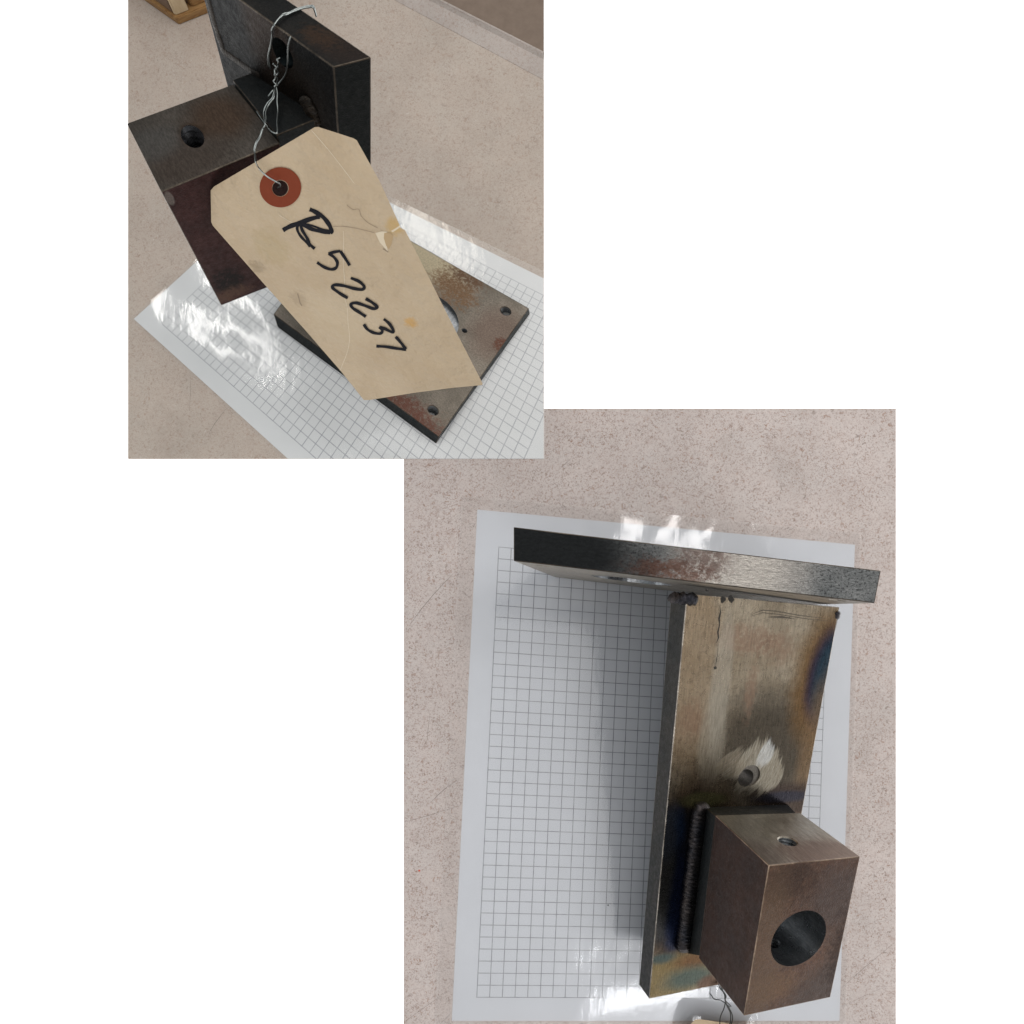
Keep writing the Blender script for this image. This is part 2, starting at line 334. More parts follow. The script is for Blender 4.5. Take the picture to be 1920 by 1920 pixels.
def cyl(ax, c, r, l0, l1, pitch=0, seg=56, depth=0.09):
    bm = bmesh.new(); i, j = [q for q in range(3) if q != ax]; rows = []
    if pitch:
        n = int((l1 - l0) / pitch * 2); prof = [(l0 + (l1 - l0) * k / n, r * (1 + depth if k % 2 else 1 - depth)) for k in range(n + 1)]
    else: prof = [(l0, r), (l1, r)]
    for h, rr in prof:
        row = []
        for k in range(seg):
            t = 2 * math.pi * k / seg; p = [0, 0, 0]; p[ax] = h; p[i] = c[i] + rr * math.cos(t); p[j] = c[j] + rr * math.sin(t); row.append(bm.verts.new(p))
        rows.append(row)
    for A, B in zip(rows, rows[1:]):
        for k in range(seg): bm.faces.new((A[k], A[(k + 1) % seg], B[(k + 1) % seg], B[k]))
    bm.faces.new(rows[0]); bm.faces.new(rows[-1]); bmesh.ops.recalc_face_normals(bm, faces=bm.faces)
    return bm
def solid(name, box, cutters, mats, parent, bev=0.38, edge=None):
    # mats: [x-, x+, y-, y+, z-, z+, inside]
    bm = bmesh.new(); bmesh.ops.create_cube(bm, size=1)
    for v in bm.verts: v.co = Vector([box.lo[i] if v.co[i] < 0 else box.hi[i] for i in range(3)])
    bmesh.ops.bevel(bm, geom=bm.edges[:], offset=bev, segments=2, affect='EDGES', profile=0.6)
    me = bpy.data.meshes.new(name); bm.to_mesh(me); bm.free()
    if cutters:
        o = bpy.data.objects.new("work", me); SC.collection.objects.link(o); cs = []
        for cb in cutters:
            cme = bpy.data.meshes.new("cut"); cb.to_mesh(cme); cb.free()
            co = bpy.data.objects.new("cut", cme); SC.collection.objects.link(co); cs.append(co)
            md = o.modifiers.new("b", 'BOOLEAN'); md.operation = 'DIFFERENCE'; md.solver = 'EXACT'; md.object = co
        dg = bpy.context.evaluated_depsgraph_get(); me2 = bpy.data.meshes.new_from_object(o.evaluated_get(dg))
        for x in cs + [o]: bpy.data.objects.remove(x)
        me = me2; me.name = name
    me.materials.clear()
    for m in list(mats) + [edge or edge_m]: me.materials.append(m)
    tol = bev * 1.3
    for p in me.polygons:
        c, n = p.center, p.normal; idx = 6
        for i in range(3):
            if abs(c[i] - box.lo[i]) < tol and n[i] < -0.5: idx = 2 * i
            if abs(c[i] - box.hi[i]) < tol and n[i] > 0.5: idx = 2 * i + 1
        near = sum(abs(c[i] - box.lo[i]) < tol or abs(c[i] - box.hi[i]) < tol for i in range(3))
        if near >= 2 and max(abs(q) for q in n) < 0.97: idx = 7
        p.material_index = idx
    bm = bmesh.new(); bm.from_mesh(me)
    for i in range(3):
        n_ = max(2, min(8, int((box.hi[i] - box.lo[i]) / 12)))
        for k in range(1, n_):
            pc_ = Vector((0, 0, 0)); pc_[i] = box.lo[i] + (box.hi[i] - box.lo[i]) * k / n_ + 0.013; pn = Vector((0, 0, 0)); pn[i] = 1
            bmesh.ops.bisect_plane(bm, geom=bm.verts[:] + bm.edges[:] + bm.faces[:], plane_co=pc_, plane_no=pn, dist=1e-5)
    bm.to_mesh(me); bm.free()
    at = me.attributes.new("pc", 'FLOAT_VECTOR', 'POINT')
    for i, v in enumerate(me.vertices):
        at.data[i].vector = v.co
        v.co = box.at(v.co)
    return link(name, me, parent)
def bead(name, box_at, pts, r, mat, parent, ripple=0.10, pitch=1.5, squash=0.75, up=(0, 1, 0), seed=0, lump=0.16):
    # weld bead: overlapping crescents along a path in mm
    P = catmull([Vector(p) for p in pts], 1)
    L = [0.0]
    for a, b in zip(P, P[1:]): L.append(L[-1] + (b - a).length)
    n = max(8, int(L[-1] / 0.22)); bm = bmesh.new(); rows = []; seg = 16; up = Vector(up); rnd = random.Random(seed)
    def along(d):
        for i in range(len(P) - 1):
            if d <= L[i + 1] or i == len(P) - 2: return P[i].lerp(P[i + 1], (d - L[i]) / max(L[i + 1] - L[i], 1e-6)), (P[i + 1] - P[i]).normalized()
    lay = bm.verts.layers.float_vector.new("pc")
    for k in range(n + 1):
        d = L[-1] * k / n; row = []
        for q in range(seg):
            t = 2 * math.pi * q / seg
            dd = d - 0.9 * r * (1 - abs(math.cos(t)) ** 1.5) * 0.5          # crescents trail at the sides
            ph = (dd / pitch + 0.9 * mnoise.noise((d * 0.35, seed + 9, 0))) % 1.0
            rr = r * (1 + ripple * (1 - 2.2 * abs(ph - 0.35)) + lump * mnoise.noise((d * 0.22, seed, 0)) + lump * 0.6 * mnoise.noise((d * 0.7, seed + 5, t)))
            e = min(d, L[-1] - d) / r
            rr *= math.sqrt(max(0.02, 1 - max(0, 1 - e) ** 2))
            p, tg = along(d); sd = tg.cross(up).normalized()
            row.append(bm.verts.new(p + sd * math.cos(t) * rr + up * math.sin(t) * rr * squash)); row[-1][lay] = row[-1].co
        rows.append(row)
    for A, B in zip(rows, rows[1:]):
        for q in range(seg): bm.faces.new((A[q], A[(q + 1) % seg], B[(q + 1) % seg], B[q]))
    bm.faces.new(rows[0]); bm.faces.new(rows[-1])
    for v in bm.verts: v.co = box_at(v.co)
    bmesh.ops.recalc_face_normals(bm, faces=bm.faces)
    return bm_obj(name, bm, parent, [mat], True)

# steel finishes (pc = mm coordinates of the part)
def steel(name, c0, c1, rough=0.42, metal=0.85, stains_and_sheen=(), streak=None, grain=0.25, gscale=1.6, spec=0.22, specks=None, fans=()):
    s = Sh(name); P = s.attr(); st = s.vm("MULTIPLY", P, streak) if streak else P
    n1 = s.noise(P, 0.055, 4, 0.6); n2 = s.noise(st, 0.8, 3, 0.6); n3 = s.noise(P, 0.35, 5, 0.7)
    col = s.mix(s.rng(n1, 0.3, 0.7), c0, c1)
    col = s.mix(s.m_("MULTIPLY", s.rng(n2, 0.35, 0.7), 0.35), col, tuple(q * 0.6 for q in c0))
    if specks: col = s.mix(s.m_("MULTIPLY", s.rng(s.noise(P, specks[0], 3, 0.7), specks[1], specks[1] + 0.08), specks[3]), col, specks[2])
    rg = s.rng(n3, 0.25, 0.75, rough * 0.8, min(1, rough * 1.25))
    rusty = s.noise(P, 0.42, 8, 0.78, 0.4); tint = s.noise(P, 0.10, 5, 0.65); strk = s.noise(st, 1.1, 4, 0.7); fine = s.noise(P, 2.4, 3, 0.7)
    for c, r, soft, amt, color, f, rr in stains_and_sheen:
        if amt >= 1.5:                                # broken rust: a soft area eaten away by a fractal
            e = s.ell(P, c, tuple(q * 1.35 for q in r), 1.5, tint, 1.2)
            mk = s.m_("MULTIPLY", s.rng(s.m_("ADD", rusty, s.m_("MULTIPLY", e, 0.34)), 0.66, 0.86), s.m_("MULTIPLY", e, f * 1.25), True)
        elif amt >= 1.05:                             # brushed patch: ragged along the strokes
            mk = s.m_("MULTIPLY", s.ell(P, c, r, soft, s.m_("ADD", s.m_("MULTIPLY", strk, 0.6), s.m_("MULTIPLY", tint, 0.4)), amt * 1.5), f)
        else:
            mk = s.m_("MULTIPLY", s.ell(P, c, r, soft, s.m_("ADD", s.m_("MULTIPLY", tint, 0.75), s.m_("MULTIPLY", strk, 0.25)), amt), f)
        col = s.mix(mk, col, color)
        if rr is not None:
            x = s.n("ShaderNodeMix", data_type='FLOAT'); s.put(x.inputs[0], mk); s.put(x.inputs[2], rg); s.put(x.inputs[3], rr); rg = x.outputs[0]
    for c, ang, V, lo, hi, color, color2, f in fans:  # wire-brushed patch: parallel strokes with ragged ends
        d = s.vm("SUBTRACT", P, c); ca, sa = math.cos(ang), math.sin(ang)
        u = s.vm("DOT_PRODUCT", d, (ca, 0, -sa)); v = s.vm("DOT_PRODUCT", d, (sa, 0, ca))
        v = s.m_("ADD", v, s.m_("MULTIPLY", s.m_("POWER", s.m_("ABSOLUTE", u), 2.0), 0.012))      # the sweep of the wrist
        cv = s.n("ShaderNodeCombineXYZ"); s.l(v, cv.inputs[0]); s.l(s.m_("MULTIPLY", u, 0.06), cv.inputs[1])
        n1_, n2_, n3_ = s.noise(cv.outputs[0], 0.28, 2, 0.5), s.noise(cv.outputs[0], 1.3, 3, 0.6), s.noise(cv.outputs[0], 4.5, 3, 0.65)
        bell = s.m_("SQRT", s.m_("MAXIMUM", s.m_("SUBTRACT", 1.0, s.m_("POWER", s.m_("ABSOLUTE", s.m_("DIVIDE", v, V)), 2.0)), 0.0))
        jit = s.m_("ADD", s.rng(n1_, 0.3, 0.7, -0.28, 0.28, False), s.rng(n2_, 0.25, 0.75, -0.3, 0.3, False))
        top = s.m_("MULTIPLY", bell, s.m_("MULTIPLY", s.m_("ADD", 1.0, jit), hi)); bot = s.m_("MULTIPLY", bell, s.m_("MULTIPLY", s.m_("SUBTRACT", 1.0, jit), lo))
        mk = s.m_("MULTIPLY", s.rng(s.m_("SUBTRACT", u, top), 1.8, -2.2), s.rng(s.m_("SUBTRACT", u, bot), -2.5, 2.5))
        mk = s.m_("MULTIPLY", s.m_("MULTIPLY", mk, s.rng(n3_, 0.3, 0.6, 0.35, 1.0)), s.m_("MULTIPLY", s.rng(bell, 0.02, 0.2), f))
        col = s.mix(mk, col, s.mix(s.rng(n2_, 0.4, 0.7), color, color2))
        x = s.n("ShaderNodeMix", data_type='FLOAT'); s.put(x.inputs[0], mk); s.put(x.inputs[2], rg); s.put(x.inputs[3], 0.3); rg = x.outputs[0]
    gv = s.n("ShaderNodeCombineColor"); k_ = s.m_("ADD", s.rng(strk, 0.3, 0.7, 0.80, 1.18), s.rng(fine, 0.3, 0.7, -0.12, 0.12))
    for q in range(3): s.l(k_, gv.inputs[q])
    col = s.mix(1.0, col, gv.outputs[0], 'MULTIPLY')
    s.bump(s.m_("ADD", s.noise(st, gscale, 4, 0.65), s.m_("MULTIPLY", n3, 0.5)), grain, 0.0006)
    return s.fin(col, rg, metal, spec)
X = lambda p: tuple(p)
edge_m = steel("worn_lit_edge_steel", (0.03, 0.025, 0.02), (0.11, 0.09, 0.07), 0.42, 0.9, grain=0.3)  # worn bevels, lightened in colour to imitate edges catching light
weld_m = steel("weld_bead_steel", (0.022, 0.025, 0.034), (0.065, 0.052, 0.046), 0.3, 0.9, grain=0.35, gscale=2.2)
bore_m = steel("bored_hole_steel", (0.17, 0.185, 0.20), (0.27, 0.275, 0.28), 0.3, 0.9, grain=0.04, streak=(1, 0.2, 1))
thread_m = steel("tapped_hole_steel", (0.06, 0.063, 0.068), (0.10, 0.10, 0.105), 0.24, 0.95, grain=0.1)


# ---- bracket lying on the edge of its plate
pl2, arm2, blk2 = boxes(C2, D2)
B2 = empty("steel_bracket", W(1300, 1100, 0))
tag(B2, "welded steel bracket lying on its plate edge, bored brown block facing up", "bracket", "welded steel brackets")
A = lambda u, v: arm2.inv(1, 1, u, v)
def stain_or_sheen(fp, u, v, ru, rv, soft, amt, col, f=1.0, rr=None, mmr=None):   # position from the photo, radii in mm (x, z)
    p = fp(u, v); r = (ru, 60, rv); return (X(p), r, soft, amt, col, f, rr)
TAN0, TAN1 = (0.36, 0.285, 0.20), (0.50, 0.415, 0.31)
arm_front2 = steel("heat_tinted_arm_face", TAN0, TAN1, 0.28, 0.92, streak=(1, 1, 0.12), grain=0.22, gscale=1.4, stains_and_sheen=[
    stain_or_sheen(A, 1440, 1405, 36, 31, 0.9, 0.7, (0.075, 0.06, 0.043), 0.92),  # dark middle of the face's reflection, put into the colour
    stain_or_sheen(A, 1300, 1240, 11, 60, 0.9, 0.9, (0.30, 0.21, 0.13), 0.6),
    stain_or_sheen(A, 1300, 1350, 8, 9, 0.9, 1.8, (0.17, 0.10, 0.065), 0.5, 0.55),
    stain_or_sheen(A, 1405, 1200, 15, 7, 0.9, 2.4, (0.19, 0.11, 0.075), 0.5, 0.55),
    stain_or_sheen(A, 1460, 1215, 9, 8, 0.9, 2.4, (0.19, 0.11, 0.075), 0.4, 0.55),
    stain_or_sheen(A, 1408, 1290, 3, 14, 0.9, 2.0, (0.20, 0.12, 0.08), 0.5, 0.55),
    stain_or_sheen(A, 1352, 1280, 5, 32, 0.5, 0.4, (0.54, 0.49, 0.41), 0.35, 0.28),
    stain_or_sheen(A, 1335, 1390, 7, 26, 0.5, 0.6, (0.42, 0.37, 0.29), 0.45, 0.3),
    stain_or_sheen(A, 1548, 1275, 19, 34, 0.7, 0.5, (0.20, 0.105, 0.035), 0.9),
    stain_or_sheen(A, 1551, 1275, 12.5, 26, 0.5, 0.35, (0.045, 0.03, 0.05), 1),
    stain_or_sheen(A, 1553, 1278, 9, 22, 0.6, 0.35, (0.018, 0.045, 0.07), 1),
    stain_or_sheen(A, 1525, 1420, 9, 40, 0.9, 0.6, (0.23, 0.14, 0.07), 0.7),
    stain_or_sheen(A, 1480, 1500, 24, 10, 0.7, 0.6, (0.06, 0.038, 0.03), 0.9),
    stain_or_sheen(A, 1472, 1494, 18, 3.2, 0.8, 0.7, (0.03, 0.035, 0.06), 0.7),
    stain_or_sheen(A, 1290, 1650, 30, 54, 0.5, 0.4, (0.13, 0.07, 0.028), 0.95),
    stain_or_sheen(A, 1290, 1650, 26, 47, 0.5, 0.5, (0.026, 0.026, 0.031), 1),
    stain_or_sheen(A, 1254, 1560, 8, 14, 0.8, 0.8, (0.03, 0.06, 0.14), 0.9),
    stain_or_sheen(A, 1268, 1690, 5, 30, 0.9, 0.6, (0.015, 0.025, 0.07), 0.9),
    stain_or_sheen(A, 1245, 1620, 6, 40, 0.9, 0.9, (0.10, 0.095, 0.085), 0.6),
    stain_or_sheen(A, 1320, 1500, 12, 4, 0.8, 0.8, (0.17, 0.16, 0.07), 0.8),
    stain_or_sheen(A, 1260, 1830, 34, 14, 0.5, 0.6, (0.25, 0.18, 0.075), 0.9),
    stain_or_sheen(A, 1305, 1800, 13, 5, 1.2, 1.0, (0.17, 0.075, 0.03), 0.8),
    stain_or_sheen(A, 1296, 1833, 16, 7, 1.2, 1.0, (0.075, 0.115, 0.105), 0.85),
    stain_or_sheen(A, 1240, 1798, 8, 3, 1.2, 1.0, (0.05, 0.095, 0.10), 0.8),
    stain_or_sheen(A, 1330, 1845, 8, 6, 0.8, 0.7, (0.16, 0.09, 0.06), 0.9),
], fans=[(X(A(1425, 1446)), 1.15, 14.5, -13, 14, (0.44, 0.38, 0.29), (0.62, 0.56, 0.45), 0.82), (X(A(1372, 1436)), 0.75, 7, -9, 9, (0.34, 0.28, 0.20), (0.46, 0.40, 0.31), 0.7),
    (X(A(1436, 1415)), 1.2, 4.2, -7, 7.5, (0.66, 0.65, 0.62), (0.88, 0.88, 0.86), 0.85)])
scale_m = steel("mill_scale_steel", (0.015, 0.0185, 0.0195), (0.027, 0.029, 0.028), 0.5, 0.7, grain=0.3)
warm_side = steel("arm_edge_steel", (0.022, 0.023, 0.022), (0.04, 0.036, 0.031), 0.5, 0.7, grain=0.3)
bright_edge = steel("worn_edge_glint", (0.10, 0.085, 0.07), (0.55, 0.5, 0.44), 0.3, 0.95, grain=0.4)  # specular edge line put into the colour of the worn bevel
hole_m = steel("drilled_hole_steel", (0.16, 0.145, 0.125), (0.24, 0.215, 0.185), 0.35, 0.9)
cutA = [cyl(1, A(1399, 1459), 4.6, -30, 30), cyl(1, A(1407, 1454), 5.6, -0.5, 6)]
solid("arm", arm2, cutA, [warm_side, warm_side, scale_m, arm_front2, warm_side, scale_m, hole_m], B2, edge=bright_edge)
Bn = lambda u, v: pl2.inv(1, 1, u, v)
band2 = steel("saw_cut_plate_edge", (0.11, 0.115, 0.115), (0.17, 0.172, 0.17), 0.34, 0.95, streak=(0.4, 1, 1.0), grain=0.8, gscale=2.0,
              specks=(1.0, 0.53, (0.03, 0.03, 0.032), 0.8), stains_and_sheen=[(X(Bn(1385, 1068)), (22, 60, 20), 1.2, 0.5, (0.42, 0.385, 0.345), 0.8, 0.32),  # pale middle is a lamp reflection painted onto the edge
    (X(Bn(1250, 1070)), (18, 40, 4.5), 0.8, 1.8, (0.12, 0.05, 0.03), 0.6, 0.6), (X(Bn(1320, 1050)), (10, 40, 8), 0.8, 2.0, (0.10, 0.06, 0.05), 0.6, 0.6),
    (X(Bn(1020, 1030)), (40, 60, 20), 1.0, 0.4, (0.013, 0.014, 0.0145), 1.0, 0.5)])  # last patch paints the dark reflection over the left end
pin = steel("plate_inner_face", (0.26, 0.235, 0.20), (0.34, 0.30, 0.25), 0.42, 0.85, grain=0.25)
p = pl2.inv(2, 1, 1190, 1092)
cz = -D2['t'] - 8
def pcut(x, y, r, pitch=0): return cyl(2, (x, y, 0), r, cz, 8, pitch)
pc_x, pc_y = p.x, -20
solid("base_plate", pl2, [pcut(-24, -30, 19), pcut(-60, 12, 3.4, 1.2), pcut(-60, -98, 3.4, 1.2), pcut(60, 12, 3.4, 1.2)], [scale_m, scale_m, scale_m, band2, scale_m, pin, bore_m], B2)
pad2 = pad_box(arm2, blk2, D2, 1.0, -1.0, 1.0, -1.0)
for k, (u, v) in {0: (1322, 1513), 4: (1477, 1508), 1: (1289, 1788), 5: (1462, 1770)}.items():   # foot of the pad on the arm face
    pad2.c[k] = arm2.at(A(u, v))
solid("spacer_pad", pad2, [], [scale_m, scale_m, scale_m, scale_m, scale_m, scale_m, scale_m], B2)
K = lambda u, v: blk2.inv(1, 1, u, v); Kt = lambda u, v: blk2.inv(2, 0, u, v)
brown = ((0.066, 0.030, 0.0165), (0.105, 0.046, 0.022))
blk_face = steel("brown_block_face", *brown, 0.4, 0.95, grain=0.3, specks=(0.8, 0.60, (0.022, 0.012, 0.008), 0.6), stains_and_sheen=[(X(K(1480, 1650)), (14, 60, 10), 1, 2.0, (0.035, 0.018, 0.011), 0.6, 0.6), (X(K(1580, 1780)), (8, 60, 22), 1, 2.0, (0.03, 0.016, 0.011), 0.6, 0.6), (X(K(1450, 1850)), (14, 60, 8), 1, 2.2, (0.14, 0.075, 0.036), 0.6, 0.5),(X(K(1570, 1680)), (12, 60, 16), 1, 0.7, (0.048, 0.030, 0.025), 0.7, None),
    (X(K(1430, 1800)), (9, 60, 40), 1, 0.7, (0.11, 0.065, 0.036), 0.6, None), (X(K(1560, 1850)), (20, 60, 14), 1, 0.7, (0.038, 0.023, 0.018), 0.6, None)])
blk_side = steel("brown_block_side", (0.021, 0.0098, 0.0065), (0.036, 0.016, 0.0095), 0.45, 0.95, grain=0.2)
pt_ = Kt(1440, 1570)
blk_top = steel("ground_block_face", (0.25, 0.225, 0.185), (0.32, 0.29, 0.24), 0.34, 0.9, streak=(1, 0.12, 1), grain=0.2, stains_and_sheen=[
    (X(Kt(1560, 1600)), (26, 13, 60), 0.9, 1.4, (0.12, 0.07, 0.05), 0.85, 0.5), (X(Kt(1400, 1600)), (14, 14, 60), 1.0, 0.8, (0.10, 0.075, 0.06), 0.8, 0.5)])
block_edge = steel("rubbed_lit_block_edge", (0.09, 0.055, 0.036), (0.30, 0.22, 0.16), 0.35, 0.9, grain=0.3)  # highlight on the block's rubbed bevels put into a lighter brown
kc = K(1498, 1760); tc = Kt(1477, 1577)
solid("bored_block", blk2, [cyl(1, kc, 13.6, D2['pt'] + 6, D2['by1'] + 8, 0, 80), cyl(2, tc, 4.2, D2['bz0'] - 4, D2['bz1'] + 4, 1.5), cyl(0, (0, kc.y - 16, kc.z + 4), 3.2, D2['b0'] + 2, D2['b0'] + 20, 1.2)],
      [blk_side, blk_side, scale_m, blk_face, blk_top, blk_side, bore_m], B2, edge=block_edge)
wa = A(1316, 1508); wb = A(1283, 1783)
bead("weld_bead", arm2.at, [(wa.x + 2.0, 0.8, wa.z - 1), (wa.x - 0.8, 1.2, wa.z + 3), (wb.x + (wa.x - wb.x) * .5 - 0.8, 1.2, (wa.z + wb.z) / 2), (wb.x - 0.8, 1.0, wb.z)], 4.9, weld_m, B2, ripple=0.06, pitch=2.2, seed=3)
q0 = A(1290, 1128)
bead("weld_bead", arm2.at, [(-3.5, -9, 1.8), (-2, -3, 2.4), (1.5, 0.3, 2.4), (5.5, 0.2, 2.0)], 2.5, weld_m, B2, ripple=0.04, seed=8, lump=0.5)
bead("weld_bead", arm2.at, [(D2['w'] - 0.6, 0, 2), (D2['w'], -2, 7), (D2['w'] - 0.2, -3, 14)], 2.0, weld_m, B2, ripple=0.04, seed=11, lump=0.45)
# ragged weld seam and pits on the arm face
pit_m = steel("seam_pit_steel", (0.03, 0.028, 0.026), (0.05, 0.045, 0.04), 0.5, 0.6)
def facedot(u, v, r, name="weld_pit"):
    c = A(u, v); bm = bmesh.new(); rnd = random.Random(u); vs = []
    for k in range(9):
        t = 2 * math.pi * k / 9; rr = r * rnd.uniform(0.6, 1.25); vs.append(bm.verts.new(arm2.at((c.x + rr * math.cos(t), 0.06, c.z + rr * math.sin(t)))))
    bm.faces.new(vs); bm.normal_update(); bm_obj(name, bm, B2, [pit_m])
for u, v, r in ((1355, 1125, 1.5), (1371, 1124, 1.6), (1325, 1107, 0.7), (1341, 1290 - 38, 0.9)): facedot(u, v, r)
def seam(pts, w, m, name):
    bm = bmesh.new(); row = []; rnd = random.Random(len(pts))
    for i, (u, v) in enumerate(pts):
        c = A(u, v); k = w * rnd.uniform(0.3, 1.2) * (0.3 if i in (0, len(pts) - 1) else 1)
        row.append([bm.verts.new(arm2.at((c.x + e * k, 0.05, c.z))) for e in (-1, 1)])
    for a, b in zip(row, row[1:]): bm.faces.new((a[0], b[0], b[1], a[1]))
    bmesh.ops.recalc_face_normals(bm, faces=bm.faces); bm_obj(name, bm, B2, [m])
seam([(1350, 1135), (1351, 1148), (1348, 1160), (1349, 1172), (1346, 1185), (1347, 1196), (1343, 1206)], 0.5, pit_m, "weld_seam")
seam([(1346, 1215), (1345, 1228), (1343, 1240), (1341, 1252)], 0.25, pit_m, "weld_seam")
seam_m = steel("grinder_mark_steel", (0.10, 0.085, 0.07), (0.17, 0.145, 0.115), 0.4, 0.85)
def hseam(pts, w):
    bm = bmesh.new(); row = []
    for i, (u, v) in enumerate(pts):
        c = A(u, v); k = 0.6 * w * (0.2 if i in (0, len(pts) - 1) else 1)
        row.append([bm.verts.new(arm2.at((c.x, 0.05, c.z + e * k))) for e in (-1, 1)])
    for a, b in zip(row, row[1:]): bm.faces.new((a[0], b[0], b[1], a[1]))
    bmesh.ops.recalc_face_normals(bm, faces=bm.faces); bm_obj("weld_seam", bm, B2, [seam_m])
for pts, w in (([(1408, 1152), (1430, 1144), (1455, 1146), (1500, 1154), (1550, 1160)], 0.35), ([(1406, 1156), (1430, 1149), (1460, 1152), (1510, 1160), (1558, 1165)], 0.3),
               ([(1440, 1157), (1465, 1157), (1490, 1160)], 0.9), ([(1390, 1112), (1410, 1117), (1428, 1118)], 0.3)): hseam(pts, w)
settle(B2)

# ---- upright bracket with the tag
pl1, arm1, blk1 = boxes(C1, D1)
B1 = empty("steel_bracket", W(700, 640, 0))
tag(B1, "welded steel bracket standing on its drilled base plate, manila tag hanging from it", "bracket", "welded steel brackets")
T = lambda u, v: pl1.inv(2, 1, u, v)
plate_top1 = steel("rusty_plate_face", (0.13, 0.115, 0.095), (0.20, 0.175, 0.145), 0.4, 0.85, grain=0.25, stains_and_sheen=[
    (X(T(800, 480)), (26, 20, 40), 0.9, 0.9, (0.36, 0.31, 0.21), 0.8, 0.32),  # window glare on the plate painted as a pale patch
    (X(T(850, 540)), (14, 12, 40), 0.9, 1.9, (0.16, 0.10, 0.06), 0.8, 0.55),
    (X(T(880, 515)), (12, 8, 40), 0.9, 2.2, (0.12, 0.075, 0.05), 0.85, 0.55),
    (X(T(930, 625)), (14, 20, 40), 0.9, 1.4, (0.14, 0.10, 0.08), 0.7, 0.5),
    (X(T(760, 770)), (26, 12, 40), 0.9, 2.0, (0.13, 0.06, 0.045), 0.75, 0.55),
    (X(T(940, 650)), (5, 6, 40), 0.9, 2.0, (0.11, 0.05, 0.035), 0.8, 0.55)])
h1, h2, h3, hb = T(948, 583), T(812, 769), T(871, 620), T(802, 594)
zc = -D1['t'] - 6
solid("base_plate", pl1, [cyl(2, h1, 3.2, zc, 6, 1.3), cyl(2, h2, 3.4, zc, 6, 1.3), cyl(2, h3, 1.8, zc, 6, 0.9, 32), cyl(2, hb, 18.5, -5.2, 6, 0, 90)],
      [scale_m, scale_m, scale_m, scale_m, scale_m, plate_top1, bore_m], B1)
A1f = lambda u, v: arm1.inv(1, 1, u, v); A1t = lambda u, v: arm1.inv(2, 1, u, v)
black1 = steel("blackened_arm_steel", (0.005, 0.0078, 0.0085), (0.009, 0.0118, 0.0122), 0.5, 0.9, grain=0.25)
af1 = steel("burnt_arm_face", (0.0035, 0.0043, 0.005), (0.008, 0.0076, 0.0072), 0.5, 0.9, grain=0.4, stains_and_sheen=[
    (X(A1f(500, 60)), (14, 60, 30), 0.9, 0.9, (0.03, 0.018, 0.012), 0.8, None), (X(A1f(560, 200)), (20, 60, 25), 0.9, 0.9, (0.022, 0.016, 0.012), 0.7, None)])
at1 = steel("arm_end_face", (0.012, 0.0125, 0.0125), (0.02, 0.0185, 0.017), 0.42, 0.75, grain=0.3, stains_and_sheen=[
    (X(A1t(640, 90)), (13, 9, 60), 0.9, 1.0, (0.022, 0.016, 0.0135), 0.8, None), (X(A1t(600, 70)), (10, 6, 60), 0.9, 1.6, (0.045, 0.026, 0.016), 0.5, None)])
ah = A1f(530, 100)
solid("arm", arm1, [cyl(1, ah, 6.6, -40, 40)], [black1, black1, black1, af1, black1, at1, black1], B1, bev=0.55)
Q = lambda u, v: blk1.inv(2, 1, u, v); Qf = lambda u, v: blk1.inv(0, 0, u, v)
bt1 = steel("block_end_face", (0.05, 0.044, 0.038), (0.068, 0.059, 0.051), 0.36, 0.85, streak=(0.5, 1, 1), grain=0.15, stains_and_sheen=[
    (X(Q(410, 220)), (9, 14, 60), 1.0, 0.9, (0.05, 0.03, 0.019), 0.75, 0.42), (X(Q(350, 300)), (8, 20, 60), 1.0, 0.9, (0.04, 0.029, 0.023), 0.6, None),
    (X(Q(360, 252)), (4.4, 6.5, 60), 0.6, 1.0, (0.035, 0.022, 0.014), 0.8, 0.6), (X(Q(290, 270)), (6, 12, 60), 0.9, 0.8, (0.06, 0.058, 0.055), 0.6, None)])
bf1 = steel("maroon_block_side", (0.019, 0.007, 0.006), (0.029, 0.010, 0.0085), 0.5, 0.95, grain=0.2, stains_and_sheen=[
    (X(Qf(430, 530)), (60, 9, 9), 0.9, 2.2, (0.007, 0.005, 0.0045), 0.8, 0.6), (X(Qf(425, 555)), (60, 14, 5), 0.9, 1.5, (0.05, 0.025, 0.015), 0.7, 0.5),
    (X(Qf(318, 372)), (60, 1.8, 4), 0.4, 0.5, (0.09, 0.075, 0.065), 0.7, 0.5)])
hc1 = Q(361, 256)
solid("bored_block", blk1, [cyl(2, hc1, 4.7, D1['bz0'] - 4, D1['bz1'] + 4.0, 3.0, 48, 0.10), cyl(1, ((D1['b0'] + D1['b1']) / 2, 0, (D1['bz0'] + D1['bz1']) / 2), 9, D1['pt'] + 4, D1['by1'] + 6, 0, 64)],
      [bf1, bf1, scale_m, bf1, bf1, bt1, thread_m], B1)
pad1 = pad_box(arm1, blk1, D1, 1.2, -0.6, 2, 2.6)
for k in (0, 1, 4, 5):                                # back of the pad sits on the arm face
    e = pad1.c[k + 2] - pad1.c[k]; pad1.c[k] = pad1.c[k + 2] - e * 1.0
pad1_m = steel("pad_steel", (0.014, 0.016, 0.0165), (0.022, 0.022, 0.021), 0.42, 0.75, grain=0.25)
solid("spacer_pad", pad1, [], [scale_m, scale_m, scale_m, scale_m, scale_m, pad1_m, scale_m], B1)
weld1 = steel("rusty_weld_steel", (0.022, 0.02, 0.018), (0.045, 0.035, 0.027), 0.45, 0.8, grain=0.4, gscale=1.8)
z1w = D1['bz1'] + 2.6
